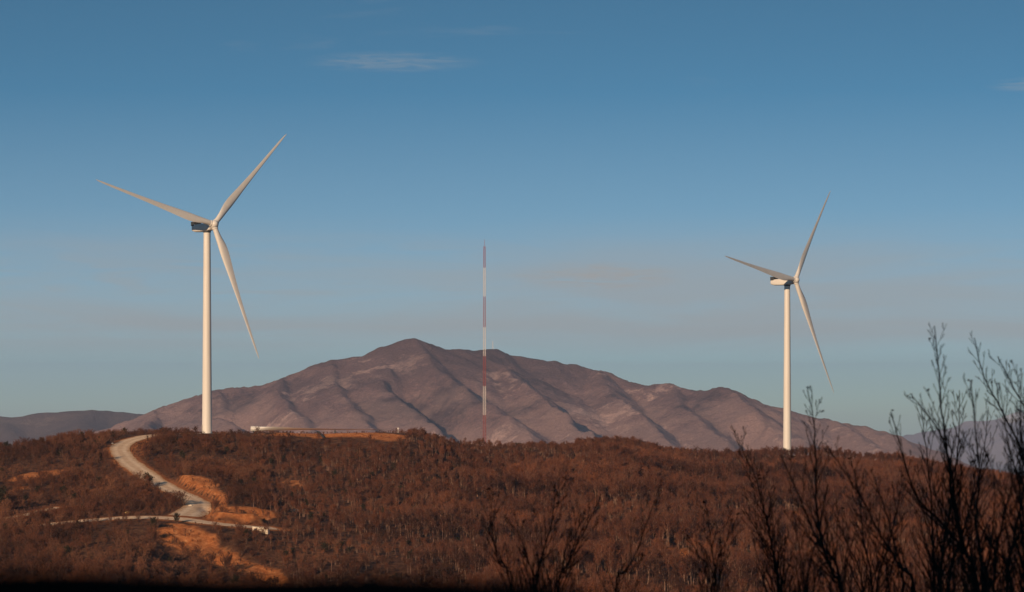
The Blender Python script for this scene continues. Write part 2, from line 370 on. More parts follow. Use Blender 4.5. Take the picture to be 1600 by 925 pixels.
# ------------------------------------------------------------------ mountains
def segs(lines, x, y, slope, facs={}):
    h = np.full(x.shape, -1e9)
    for li, pts in enumerate(lines):
        P = [at(*q) for q in pts]
        for a, b in zip(P[:-1], P[1:]):
            dx, dy = b.x-a.x, b.y-a.y; l2 = dx*dx+dy*dy
            t = np.clip(((x-a.x)*dx+(y-a.y)*dy)/l2, 0, 1)
            d = np.hypot(x-a.x-t*dx, y-a.y-t*dy)
            v = a.z+(b.z-a.z)*t-slope*(1+facs.get(li, 0.42)*np.clip(np.tanh((x-a.x-t*dx)/60), 0, 1)*(abs(dy) > abs(dx)))*d*(1-0.00022*np.minimum(d, 1200))
            h = np.maximum(h, v)
    return h
def mountain(name, lines, x0, x1, y0, y1, step, slope, mat, seed, rough, foot, facs={}, cuts=()):
    xs = np.arange(x0, x1, step); ys = np.arange(y0, y1, step*1.3); X, Y = np.meshgrid(xs, ys)
    wx = X+fbm(X/420, Y/420, seed+50, 4)*rough*2.2; wy = Y+fbm(X/420, Y/420, seed+60, 4)*rough*2.2
    # the crest keeps its outline, the flanks are cut by gullies
    h = segs(lines, X+(wx-X)*.45, wy, slope, facs)
    dpt = np.clip((segs(lines[:1], X, Y, 0)-h)/160, 0, 1)
    h = h+(ridged(X/260, Y/330, seed, 5, .58)-.35)*rough*dpt+(ridged(wx/95, Y/150, seed+31, 4, .6)-.4)*rough*.36*np.minimum(dpt*1.6, 1)+fbm(X/45, Y/45, seed+9, 4)*rough*0.16*(0.2+dpt)
    for cl in cuts:      # ravines: a steep left wall, a gentler right one
        Pc = resample([tuple(at(*q)) for q in cl], 60); dd = np.full(X.shape, 1e9); sx = np.zeros(X.shape); fr = np.zeros(X.shape)
        for q_, (a_, b_) in enumerate(zip(Pc[:-1], Pc[1:])):
            ex, ey = b_[0]-a_[0], b_[1]-a_[1]; t_ = np.clip(((X-a_[0])*ex+(Y-a_[1])*ey)/(ex*ex+ey*ey), 0, 1)
            rx, ry = X-a_[0]-t_*ex, Y-a_[1]-t_*ey; d_ = np.hypot(rx, ry); m_ = d_ < dd
            dd = np.where(m_, d_, dd); sx = np.where(m_, np.sign(rx)*d_, sx); fr = np.where(m_, (q_+t_)/(len(Pc)-1), fr)
        wv_ = np.where(sx < 0, 26, 95)*(1+.25*fbm(X/80, Y/80, 71, 3)); h = h-78*np.exp(-(sx/wv_)**2)*sstep(0, .25, fr)*(1-.5*sstep(.8, 1, fr))
    h = np.maximum(h, foot+fbm(X/700, Y/700, seed+3, 3)*12)
    e = np.minimum.reduce([sstep(x0, x0+500, X), 1-sstep(x1-500, x1, X), sstep(y0, y0+250, Y)])
    h = foot-60+(h-foot+60)*e
    return tag(link(name, grid_mesh(name, X, Y, h), mat), kind='structure')
def mt_mat(name, dark, mid, pale, sc=1.0, snow=None):
    m = Mat(name, 1.0, 0.0); p = m.pos((sc, sc, sc*1.3))
    a = m.noise(0.0022, 6, .62, p); b = m.noise(0.022, 8, .75, p)
    v = m.n('ShaderNodeMath', operation='MULTIPLY_ADD'); m.l(b, v.inputs[0]); v.inputs[1].default_value = 0.40; 
    s2 = m.n('ShaderNodeMath', operation='SUBTRACT'); m.l(a, s2.inputs[0]); s2.inputs[1].default_value = 0.20; m.l(s2.outputs[0], v.inputs[2])
    c = m.ramp(v.outputs[0], [(0.36, dark), (0.47, mid), (0.58, mid), (0.64, pale)])
    # pale rock where the ground is steep, wood lower down
    c = m.mix(m.mr(m.noise(0.07, 6, .8, p), 0.56, 0.72, 0, .55), c, pale)
    c = m.mix(m.mr(m.noise(0.05, 6, .8, m.pos((sc*1.3, sc*.8, sc)), ), 0.52, 0.7, 0, .5), c, dark)
    c = m.mix(1.0, c, m.ramp(m.noise(0.11, 8, .85, p), [(0.34, (.60, .60, .62)), (0.5, (1, 1, 1)), (0.66, (1.45, 1.40, 1.36))]), 'MULTIPLY')
    if snow is None:     # barer and paler below, scrubbier towards the tops
        sp = m.n('ShaderNodeSeparateXYZ'); m.l(m.pos(), sp.inputs[0])
        ad = m.n('ShaderNodeMath', operation='ADD'); m.l(sp.outputs['Z'], ad.inputs[0]); m.l(m.mr(m.noise(0.004, 6, .6, p), .3, .7, -90, 90), ad.inputs[1])
        c = m.mix(m.mr(ad.outputs[0], CZ-60, CZ+70, 0, .55), c, dark); c = m.mix(m.mr(ad.outputs[0], CZ-20, CZ-130, 0, .30), c, pale)
    if snow is not None:
        sp = m.n('ShaderNodeSeparateXYZ'); m.l(m.pos(), sp.inputs[0])
        ad = m.n('ShaderNodeMath', operation='ADD'); m.l(sp.outputs['Z'], ad.inputs[0]); m.l(m.mr(m.noise(0.002, 6, .6, p), .3, .7, -60, 60), ad.inputs[1])
        c = m.mix(m.mr(ad.outputs[0], snow, snow+25), c, (0.75, 0.74, 0.74))
    m.base(c); m.bump(m.noise(0.035, 10, .8, p), 1.0, 22); return m.m
Y9 = 9500
crest = [(x, y, Y9+d) for x, y, d in [(60, 700, 200), (140, 674, 150), (240, 640, 100), (330, 612, 0), (440, 587, 0), (520, 562, 0), (570, 554, 0), (600, 541, 0), (625, 532, 0), (647, 527, 0), (665, 534, 30), (700, 545, 60),
         (718, 544, 90), (738, 549, 200), (760, 546, 320), (778, 546, 360), (800, 556, 380), (850, 561, 380), (880, 568, 380), (930, 578, 380), (990, 598, 300), (1050, 604, 200), (1090, 612, 120), (1130, 608, 0), (1150, 613, 0), (1200, 633, 0), (1260, 650, 0),
         (1300, 656, 50), (1335, 666, 60), (1385, 670, 60), (1425, 688, 100), (1460, 710, 150), (1560, 760, 200)]]
spurs = [crest,
  [(585, 549, 9500), (612, 585, 9150), (660, 630, 8800), (742, 690, 8350), (790, 730, 8100)],
  [(647, 527, 9500), (680, 575, 9180), (735, 610, 8900), (800, 650, 8600), (870, 720, 8200)],
  [(738, 549, 9700), (790, 575, 9400), (850, 620, 9000), (925, 668, 8600), (990, 720, 8250)],
  [(520, 562, 9500), (520, 600, 9150), (560, 640, 8800), (600, 700, 8300)],
  [(440, 587, 9500), (430, 610, 9200), (470, 650, 8800), (510, 700, 8400)],
  [(340, 610, 9500), (345, 630, 9250), (380, 655, 8950), (430, 700, 8500)],
  [(240, 640, 9600), (240, 656, 9300), (200, 690, 8700)],
  [(930, 578, 9880), (960, 620, 9400), (1010, 655, 9000), (1060, 700, 8500)],
  [(1050, 604, 9700), (1070, 640, 9300), (1130, 680, 8800), (1160, 720, 8400)],
  [(1140, 609, 9500), (1180, 645, 9150), (1250, 680, 8800), (1300, 725, 8400)],
  [(1300, 656, 9550), (1340, 680, 9200), (1400, 720, 8700)]]
mm = mt_mat('mountain_rock_and_scrub', (0.095, 0.062, 0.064), (0.250, 0.155, 0.145), (0.60, 0.41, 0.36))
mountain('mountain', spurs, -2100, 2100, 7700, 10900, 7.5, 0.46, mm, 5, 22, CZ-335, {1: 1.0, 6: .9, 3: .7}, [[(600, 572, 9250), (640, 612, 8950), (690, 648, 8650), (748, 690, 8350)], [(345, 628, 9150), (382, 652, 8950), (420, 685, 8700)], [(862, 620, 9050), (900, 647, 8800), (930, 668, 8600)], [(1140, 640, 9150), (1175, 668, 8950), (1200, 695, 8750)]])
m2 = mt_mat('far_ridge', (0.08, 0.058, 0.060), (0.12, 0.085, 0.08), (0.20, 0.15, 0.13), 0.7)
mountain('hills', [[(-700, 690, 12500), (-300, 668, 12500), (0, 650, 12500), (50, 646, 12500), (100, 641, 12500), (150, 639, 12500), (190, 642, 12500), (240, 648, 12400), (400, 670, 12300), (600, 700, 12300)],
                   [(0, 650, 12500), (30, 680, 11900), (60, 710, 11300)], [(150, 639, 12500), (130, 670, 11900), (150, 700, 11400)]],
         -5200, 600, 10900, 14300, 34, 0.35, m2, 15, 40, CZ-430)
m3 = mt_mat('distant_range', (0.20, 0.16, 0.17), (0.26, 0.21, 0.21), (0.36, 0.30, 0.29), 0.35, snow=CZ-385)
Yf = 31000
mountain('mountains', [[(1150, 743, Yf), (1300, 713, Yf), (1380, 697, Yf), (1425, 681, Yf), (1450, 673, Yf), (1485, 668, Yf), (1510, 661, Yf), (1535, 668, Yf), (1560, 675, Yf), (1578, 665, Yf), (1592, 642, Yf), (1606, 663, Yf), (1640, 673, Yf), (1700, 659, Yf), (1900, 668, Yf), (2300, 683, Yf)],
                       [(1510, 661, Yf), (1500, 690, 29200), (1520, 720, 28000)], [(1592, 642, Yf), (1570, 680, 29400), (1590, 720, 28000)], [(1440, 677, Yf), (1420, 700, 29500)], [(1550, 673, Yf), (1545, 700, 29400)], [(1700, 659, Yf), (1690, 700, 29000)]],
         1000, 12500, 26500, 34500, 85, 0.34, m3, 25, 70, CZ-800)

# ------------------------------------------------------------------ wind turbines
m = Mat('turbine_white', 0.45, 0.4); p = m.pos()
m.base(m.ramp(m.noise(0.35, 5, .6, p), [(0.3, (0.60, 0.585, 0.55)), (0.7, (0.66, 0.645, 0.61))])); white = m.m
m = Mat('tower_white', 0.5, 0.4); p = m.pos((3, 3, .12))
m.base(m.ramp(m.noise(0.6, 5, .6, p), [(0.3, (0.60, 0.58, 0.54)), (0.7, (0.67, 0.655, 0.62))])); towm = m.m
m = Mat('dark_metal', 0.6, 0.3); m.col((0.035, 0.04, 0.045)); darkm = m.m
m = Mat('concrete', 0.9, 0.2); m.base(m.ramp(m.noise(2, 5, .6, m.pos()), [(0.3, (0.30, 0.28, 0.25)), (0.7, (0.42, 0.40, 0.36))])); conc = m.m
def lathe(bm, prof, n=32, M=Matrix()):
    rings = []
    for r, z in prof:
        rings.append([bm.verts.new(M @ Vector((r*math.cos(2*math.pi*i/n), r*math.sin(2*math.pi*i/n), z))) for i in range(n)])
    for a, b in zip(rings[:-1], rings[1:]):
        for i in range(n): bm.faces.new((a[i], a[(i+1) % n], b[(i+1) % n], b[i]))
    bm.faces.new(rings[0][::-1]); bm.faces.new(rings[-1])
def from_bm(name, bm, smooth=True, ang=40):
    bmesh.ops.recalc_face_normals(bm, faces=bm.faces)
    me = bpy.data.meshes.new(name); bm.to_mesh(me); bm.free()
    if smooth:
        me.polygons.foreach_set('use_smooth', np.ones(len(me.polygons), bool)); me.set_sharp_from_angle(angle=R(ang))
    return me
def box(bm, x0, x1, y0, y1, z0, z1, M=Matrix(), bev=0):
    vs = [bm.verts.new(M @ Vector((x, y, z))) for z in (z0, z1) for y in (y0, y1) for x in (x0, x1)]
    fs = [bm.faces.new([vs[i] for i in f]) for f in ((0, 2, 3, 1), (4, 5, 7, 6), (0, 1, 5, 4), (2, 6, 7, 3), (0, 4, 6, 2), (1, 3, 7, 5))]
    if bev: bmesh.ops.bevel(bm, geom=list({e for f in fs for e in f.edges}), offset=bev, segments=3, affect='EDGES')
def tube(bm, P, rad, n=5, cap=True):
    P = [Vector(p) for p in P]; rings = []
    for i, p in enumerate(P):
        t = (P[min(i+1, len(P)-1)]-P[max(i-1, 0)]).normalized()
        a = t.cross(Vector((0, 0, 1)) if abs(t.z) < 0.9 else Vector((1, 0, 0))).normalized(); b = t.cross(a)
        r = rad[i] if hasattr(rad, '__len__') else rad
        rings.append([bm.verts.new(p+(a*math.cos(2*math.pi*k/n)+b*math.sin(2*math.pi*k/n))*r) for k in range(n)])
    for a, b in zip(rings[:-1], rings[1:]):
        for i in range(n): bm.faces.new((a[i], a[(i+1) % n], b[(i+1) % n], b[i]))
    if cap: bm.faces.new(rings[0][::-1]); bm.faces.new(rings[-1])
RB = 61.5
def blade_mesh(bend=1.3):
    # local axes: z = span, x = towards the leading edge, y = upwind (rotor axis)
    st = [0, .015, .04, .08, .12, .16, .20, .25, .30, .36, .43, .5, .58, .66, .74, .82, .89, .94, .975, 1.0]
    ch = [2.3, 2.3, 2.35, 2.8, 3.4, 3.85, 4.0, 3.8, 3.45, 3.0, 2.6, 2.2, 1.85, 1.6, 1.38, 1.15, .95, .75, .5, .1]
    th = [1, 1, .95, .72, .52, .42, .36, .31, .28, .26, .24, .22, .21, .2, .19, .18, .18, .18, .18, .18]
    tw = [16, 16, 16, 15, 13.5, 12, 10.5, 9, 7.5, 6, 4.8, 3.6, 2.6, 1.8, 1, .4, 0, -.3, -.5, -.5]
    bm = bmesh.new(); N = 28; rings = []
    for s, c, t, w in zip(st, ch, th, tw):
        r = 1.3+s*(RB-1.3); circ = 1-float(sstep(0.03, 0.15, np.array(s))); ring = []
        for i in range(N):
            a = 2*math.pi*i/N
            xc = 0.5*(1+math.cos(a))       # 1 at the trailing edge
            yt = 5*t*(0.2969*math.sqrt(max(xc, 0))-0.126*xc-0.3516*xc**2+0.2843*xc**3-0.1036*xc**4)
            af = ((0.33-xc)*c, (yt if math.sin(a) >= 0 else -yt*0.75)*c)
            ci = (-math.cos(a)*c/2*(1 if circ else 1), math.sin(a)*c/2*t)
            x = af[0]*(1-circ)+ci[0]*circ; y = af[1]*(1-circ)+ci[1]*circ
            w_ = -R(w+3); x, y = x*math.cos(w_)-y*math.sin(w_), x*math.sin(w_)+y*math.cos(w_)
            ring.append(bm.verts.new((x, y+bend*s*s, r)))
        rings.append(ring)
    for a, b in zip(rings[:-1], rings[1:]):
        for i in range(N): bm.faces.new((a[i], a[(i+1) % N], b[(i+1) % N], b[i]))
    bm.faces.new(rings[0][::-1]); bm.faces.new(rings[-1])
    return from_bm('blade', bm, True, 60)
BL = blade_mesh(); BL.materials.append(white)
def turbine(px, pyh, Y, yaw, tilt, phase, H, label):
    x = (px-800)/FPX*Y; hubz = CZ+(HY-pyh)/FPX*Y
    base = gz(x, Y); t = empty('wind_turbine', (x, Y, base-0.3)); tag(t, label, 'wind turbine', 'wind turbines on the ridge')
    hh = hubz-base+0.3                      # hub height above the empty
    th = hh-2.0
    bm = bmesh.new(); prof = [(2.15, 0.0)]
    for k in range(1, 5): z = th*k/4; prof += [(2.15-(2.15-1.5)*k/4, z)]
    lathe(bm, prof, 40); link('tower', from_bm('tower', bm), towm, t)
    bm = bmesh.new(); lathe(bm, [(4.5, -1.5), (4.5, 0.25), (3.4, 0.5), (2.3, 0.55)], 36); link('foundation', from_bm('foundation', bm), conc, t)
    # a service door with its steps at the foot, on the side of the track
    Mz = Matrix.Rotation(R(200), 4, 'Z')
    bm = bmesh.new(); box(bm, 2.08, 2.22, -.5, .5, 1.6, 3.9, Mz, 0.04); link('door', from_bm('door', bm), conc, t)
    Ry = Matrix.Rotation(yaw, 4, 'Z')       # turns local -Y (upwind) to the right
    NM = Matrix.Translation((0, 0, hh)) @ Ry @ Matrix.Rotation(R(-2.0), 4, 'X')
    # nacelle: a long rounded housing, deeper at the rear, tapering towards the rotor
    bm = bmesh.new(); secs = [(-3.7, 1.35, 1.3, -1.3), (-3.2, 1.55, 1.5, -1.5), (-1.0, 1.75, 1.6, -1.75), (3, 1.85, 1.65, -1.8), (7.4, 1.85, 1.6, -1.6), (9.0, 1.7, 1.4, -1.15), (9.5, 1.45, 1.2, -.9)]
    rings = []
    for y, w, zt, zb in secs:
        ring = []
        for i in range(24):
            a = 2*math.pi*i/24; c_, s_ = math.cos(a), math.sin(a)
            sx = math.copysign(abs(c_)**0.42, c_); sz = math.copysign(abs(s_)**0.42, s_)
            ring.append(bm.verts.new((sx*w, y, (zt+zb)/2+sz*(zt-zb)/2)))
        rings.append(ring)
    for a, b in zip(rings[:-1], rings[1:]):
        for i in range(24): bm.faces.new((a[i], a[(i+1) % 24], b[(i+1) % 24], b[i]))
    bm.faces.new(rings[0]); bm.faces.new(rings[-1][::-1])
    nac = link('nacelle', from_bm('nacelle', bm), white, t); nac.matrix_local = NM
    bm = bmesh.new(); box(bm, -1.9, 1.9, 6.9, 7.3, 1.55, 2.9, bev=.06); box(bm, -1.9, 1.9, 7.2, 9.4, 2.75, 2.92, bev=.04)
    for sx in (-1, 1): box(bm, sx*1.86-.05, sx*1.86+.05, 7.25, 9.3, 1.1, 2.8)
    for q in range(5): box(bm, -1.8, 1.8, 7.0-.12, 7.0-.02, 1.7+q*.22, 1.77+q*.22)
    link('cooler', from_bm('cooler', bm, False), darkm, nac)
    bm = bmesh.new(); lathe(bm, [(1.6, 0), (1.7, .35), (1.6, .6)], 28, Matrix.Translation((0, 0, -2.35))); link('yaw_collar', from_bm('yaw_collar', bm), darkm, nac)
    # rotor
    tl = tilt; n = Vector((math.sin(yaw)*math.cos(tl), -math.cos(yaw)*math.cos(tl), math.sin(tl)))
    u = Vector((-math.sin(tl)*math.sin(yaw), math.sin(tl)*math.cos(yaw), math.cos(tl))); s = Vector((math.cos(yaw), math.sin(yaw), 0))
    HC = Vector((0, 0, hh))+n*5.2
    RM = Matrix.Translation(HC) @ Matrix((s, n, u)).transposed().to_4x4()      # local x=s, y=n, z=u
    bm = bmesh.new(); prof = [(1.55, -1.5), (1.75, -1.2), (1.85, -.2), (1.8, .6), (1.55, 1.3), (1.05, 1.85), (.5, 2.15), (.12, 2.22)]
    lathe(bm, prof, 32, Matrix.Rotation(R(-90), 4, 'X'))
    for k in range(3):
        a = phase+R(120*k); Mb = Matrix.Rotation(a, 4, 'Y'); lathe(bm, [(1.36, 0.4), (1.36, 1.95), (1.25, 2.02)], 24, Mb)
    hub = link('rotor_hub', from_bm('rotor_hub', bm), white, t); hub.matrix_local = RM
    for k in range(3):
        a = phase+R(120*k)
        b = link('blade', BL, None, t); b.matrix_local = RM @ Matrix.Rotation(a, 4, 'Y') @ Matrix.Diagonal((1, 1, H, 1))
    return t, x, base
turbine(323.5, 355, 1250, R(41), R(11), R(46), 0.99, 'larger white wind turbine on the bare crest above the winding gravel road')
turbine(1230, 440, 1505, R(50), R(7.5), R(39.5), 1.03, 'smaller white wind turbine rising from the woods behind bare branches')
# the tower foot stands on a trodden gravel pad
def pad(c_, rad, name='pavement'):
    bm = bmesh.new(); cen = bm.verts.new((c_[0], c_[1], gz(*c_)+0.12)); rings = []
    for q in (0.35, 0.7, 1.0):
        rings.append([bm.verts.new((c_[0]+rad*q*math.cos(a)*(1+.12*math.sin(3*a+1)), c_[1]+0.6*rad*q*math.sin(a), 0)) for a in np.linspace(0, 2*math.pi, 40, endpoint=False)])
    for r_ in rings:
        for v in r_: v.co.z = gz(v.co.x, v.co.y)+0.12
    for i in range(40): bm.faces.new((cen, rings[0][i], rings[0][(i+1) % 40]))
    for a_, b_ in zip(rings[:-1], rings[1:]):
        for i in range(40): bm.faces.new((a_[i], b_[i], b_[(i+1) % 40], a_[(i+1) % 40]))
    tag(link(name, from_bm(name, bm), gravel), kind='structure')
pad(PAD_L, 17, 'path'); pad(PAD_R, 11, 'path')

# ------------------------------------------------------------------ spare blade lying along the crest
BY = 1243.0; x0 = (392-800)/FPX*BY
g0 = gz(x0+1, BY)
sp = empty('turbine_blade', (x0, BY, g0)); tag(sp, 'spare white turbine blade lying flat on the bare crest beside the larger wind turbine', 'turbine blade')
b2 = link('blade_shell', blade_mesh(0.0), white, sp)
gend = gz(x0+58, BY)
tiltb = math.atan2((gend-g0)-0.75, 60)
b2.matrix_local = Matrix.Translation((-1.3, 0, 1.95)) @ Matrix.Rotation(-tiltb, 4, 'Y') @ Matrix.Rotation(R(90), 4, 'Y') @ Matrix.Rotation(R(84), 4, 'Z')
for xx, w in ((1.2, 1.5), (36, 0.9)):
    bm = bmesh.new(); zt = 0.62 if xx < 5 else 1.75+math.tan(tiltb)*36-0.62
    zg = gz(x0+xx, BY)-g0
    box(bm, xx-.35, xx+.35, -w, w, zg-0.3, zg+.18); 
    for sy in (-1, 1): box(bm, xx-.25, xx+.25, sy*w-.18*sy-.12, sy*w-.18*sy+.12, zg+.1, max(zt, zg+.5)+.5)
    box(bm, xx-.22, xx+.22, -w*.8, w*.8, zg+.2, zg+.42)
    link('support_frame', from_bm('support_frame', bm, False), darkm, sp)

# ------------------------------------------------------------------ lattice mast
def paint(name, a, b, sc=1.5):
    m = Mat(name, 0.6, 0.3); m.base(m.ramp(m.noise(sc, 5, .6, m.pos()), [(0.3, a), (0.7, b)])); return m.m
mred = paint('mast_red', (0.24, 0.05, 0.05), (0.30, 0.07, 0.065)); mwh = paint('mast_white', (0.55, 0.52, 0.50), (0.64, 0.60, 0.58))
MY = 2100.0; mx = (757-800)/FPX*MY; k_ = MY/FPX
bands = [(385, 418, 'r'), (418, 463, 'w'), (463, 511, 'r'), (511, 556, 'w'), (556, 603, 'r'), (603, 648, 'w'), (648, 700, 'r')]
mbase = gz(mx, MY); mast = empty('radio_mast', (mx, MY, mbase)); tag(mast, 'slender red and white banded lattice mast rising beyond the ridge in front of the mountain', 'radio mast')
def lattice(z0, z1, w0, w1, leg, br, pitch):
    bm = bmesh.new(); n = max(1, round((z1-z0)/pitch)); cs = [(-1, -1), (1, -1), (1, 1), (-1, 1)]
    for cx, cy in cs: tube(bm, [(cx*w0, cy*w0, z0), (cx*w1, cy*w1, z1)], leg, 5)
    for q in range(n):
        a = z0+(z1-z0)*q/n; b = z0+(z1-z0)*(q+1)/n; wa = w0+(w1-w0)*q/n; wb = w0+(w1-w0)*(q+1)/n
        for i in range(4):
            c1_, c2_ = cs[i], cs[(i+1) % 4]
            tube(bm, [(c1_[0]*wa, c1_[1]*wa, a), (c2_[0]*wb, c2_[1]*wb, b)], br, 4); tube(bm, [(c2_[0]*wa, c2_[1]*wa, a), (c1_[0]*wb, c1_[1]*wb, b)], br, 4)
            tube(bm, [(c1_[0]*wa, c1_[1]*wa, a), (c2_[0]*wa, c2_[1]*wa, a)], br, 4)
    return bm
zt_ = lambda py: CZ+(HY-py)*k_-mbase
wf = lambda z: 1.05-0.45*z/ (zt_(385))
for a, b, c_ in bands:
    za, zb = zt_(b), zt_(a)
    if b == 700: za = 0.0
    bm = lattice(za, zb, wf(za), wf(zb), 0.15, 0.08, 2.4)
    if a == 385: tube(bm, [(0, 0, zb-1), (0, 0, zb+5)], .12, 6)
    link('mast_section', from_bm('mast_section', bm, False), mred if c_ == 'r' else mwh, mast)
# thin relay mast on the second summit of the mountain
fm = at(770, 548, 9840); fo = empty('relay_mast', fm); tag(fo, 'hair-thin relay mast standing on the second summit of the far mountain', 'radio mast')
bm = lattice(-10, 32, 1.5, 0.7, .35, .2, 5); link('mast_frame', from_bm('mast_frame', bm, False), mwh, fo)

# ------------------------------------------------------------------ trees and scrub of the slope
def quad(V, F, c, a, b):
    n = len(V); V += [c-a-b, c+a-b, c+a+b, c-a+b]; F.append((n, n+1, n+2, n+3))
def blade_tri(V, F, p, d, w):
    s = d.cross(Vector((random.gauss(0, 1), random.gauss(0, 1), random.gauss(0, .3)))).normalized()*w
    n = len(V); V += [p-s, p+s, p+d]; F.append((n, n+1, n+2))
def rv(s=1): return Vector((random.gauss(0, s), random.gauss(0, s), random.gauss(0, s)))
def tree_mesh(h, spread, leafy, twigs, nb=9, lean=.04, low=.25, lsz=.16, stems=1):
    """returns (trunk mesh, crown mesh): limbs grown upward, twigs fanning out, the dry leaves that hang on"""
    bm = bmesh.new(); V = []; F = []; tips = []
    r0 = h*.009+.03
    for st in range(stems):
        sa_ = random.random()*6.28; off = Vector((math.cos(sa_), math.sin(sa_), 0))*h*.10*(stems > 1)
        hh_ = h*random.uniform(.78, .95)
        top = Vector((random.gauss(0, lean)*h, random.gauss(0, lean)*h, hh_))+off*1.2; tr = [Vector((0, 0, -.5))+off]
        for k_ in range(1, 6): t = k_/5; tr.append(off+(top-off)*t+rv(.016*h)*(0.8 if k_ < 5 else 0))
        tube(bm, tr, [r0*(1.15-t*.9) for t in np.linspace(0, 1, 6)], 5)
        tips.append((tr[-2], tr[-1]))
        for b in range(nb):
            t = low+(0.92-low)*(b+random.random()*.6)/nb; k_ = t*5; i = min(int(k_), 4); p = tr[i].lerp(tr[i+1], k_-i)
            a = b*2.4+random.random()*2; ln = h*spread*(1.05-.45*t)*random.uniform(.65, 1.2)
            d = Vector((math.cos(a), math.sin(a), random.uniform(.5, 1.6))).normalized()
            q1 = p+d*ln*.5; q2 = q1+(d+Vector((0, 0, .35))).normalized()*ln*.6
            tube(bm, [p, q1, q2], [r0*.5*(1.1-t*.7), r0*.3, r0*.12], 4, False); tips += [(p, q1), (q1, q2), (q1, q2)]
    for s in range(twigs):
        a, b = random.choice(tips); p = a.lerp(b, random.random()*1.1); dirv = (b-a).normalized()
        d = (dirv*.7+Vector((0, 0, .55))+rv(.55)).normalized()*random.uniform(.08, .2)*h
        blade_tri(V, F, p, d, random.uniform(.014, .032)*(h/6)**.5)
    for q in range(leafy):      # single dry leaves and tiny sprays, loosely about the limbs
        a, b = random.choice(tips); c_ = a.lerp(b, random.uniform(.1, 1.3))+rv(.050*h); e = rv().normalized(); f = e.cross(rv()).normalized()
        s = random.uniform(.4, 1.2)*lsz; quad(V, F, c_, e*s, f*s*.6)
    cm = bpy.data.meshes.new('crown'); cm.from_pydata([tuple(v) for v in V], [], F); cm.update()
    return from_bm('trunk', bm, True, 60), cm
def veg_mat(name, stops, rand=0.35, tl=0.25):
    m = Mat(name, 0.95, 0.05); oi = m.n('ShaderNodeObjectInfo')
    wp = m.pos(); n1 = m.noise(0.02, 3, .5, wp)
    ad = m.n('ShaderNodeMath', operation='MULTIPLY_ADD'); m.l(oi.outputs['Random'], ad.inputs[0]); ad.inputs[1].default_value = 0.40; 
    n2 = m.mr(n1, .33, .67, 0, .62); m.l(n2, ad.inputs[2])
    c = m.ramp(ad.outputs[0], stops); m.base(c)
    return m.m
oakc = veg_mat('russet_twigs', [(0.0, (0.0308, 0.0147, 0.0116)), (0.25, (0.0642, 0.0276, 0.0188)), (0.45, (0.1156, 0.0415, 0.0233)), (0.6, (0.1327, 0.0622, 0.0430)), (0.8, (0.1540, 0.0553, 0.0287)), (1.0, (0.2225, 0.0864, 0.0448))])
scrubc = veg_mat('rusty_leaves', [(0.0, (0.0291, 0.0156, 0.0116)), (0.3, (0.0770, 0.0320, 0.0197)), (0.6, (0.1412, 0.0536, 0.0287)), (0.8, (0.1626, 0.0760, 0.0466)), (1.0, (0.2396, 0.1037, 0.0556))])
darkc = veg_mat('juniper_green', [(0.0, (0.020, 0.020, 0.012)), (1.0, (0.045, 0.038, 0.022))])
m = Mat('grey_bark', 0.95, 0.05); m.base(m.ramp(m.noise(0.9, 4, .6, m.pos()), [(0.35, (0.11, 0.062, 0.045)), (0.6, (0.27, 0.165, 0.12)), (0.75, (0.42, 0.29, 0.22))])); bark = m.m
m = Mat('dark_bark', 0.95, 0.05); m.base(m.ramp(m.noise(0.9, 4, .6, m.pos()), [(0.35, (0.06, 0.035, 0.025)), (0.7, (0.16, 0.10, 0.075))])); sbark = m.m
def make_set(kind, n, fn, cmat):
    out = []
    for i in range(n):
        t, c_ = fn(); bk = bark if kind == 'oak' else sbark; t.materials.append(bk); c_.materials.append(cmat)
        # one joined mesh of the same tree for the mass of the wood
        nv = len(t.vertices); V = [v.co[:] for v in t.vertices]+[v.co[:] for v in c_.vertices]
        F = [tuple(p.vertices) for p in t.polygons]+[tuple(j+nv for j in p.vertices) for p in c_.polygons]
        j = bpy.data.meshes.new(kind+'_whole'); j.from_pydata(V, [], F); j.materials.append(bk); j.materials.append(cmat)
        j.polygons.foreach_set('material_index', np.r_[np.zeros(len(t.polygons)), np.ones(len(c_.polygons))].astype(np.int32)); j.update()
        o = bpy.data.objects.new('%s_%02d' % (kind, i), j)
        col = bpy.data.collections.get('proto_'+kind) or bpy.data.collections.new('proto_'+kind); col.objects.link(o)
        out.append((t, c_))
    return out
oaks = make_set('oak', 7, lambda: tree_mesh(6.5, random.uniform(.26, .40), 420, 420, 7, .05, .50, .10, random.choice((2, 2, 3))), oakc)
scrubs = make_set('scrub', 6, lambda: tree_mesh(3.0, random.uniform(.50, .7), 620, 260, 7, .09, .08, .075, 3), scrubc)
junip = make_set('juniper', 3, lambda: tree_mesh(3.4, random.uniform(.36, .5), 1100, 80, 8, .05, .08, .10, 2), darkc)

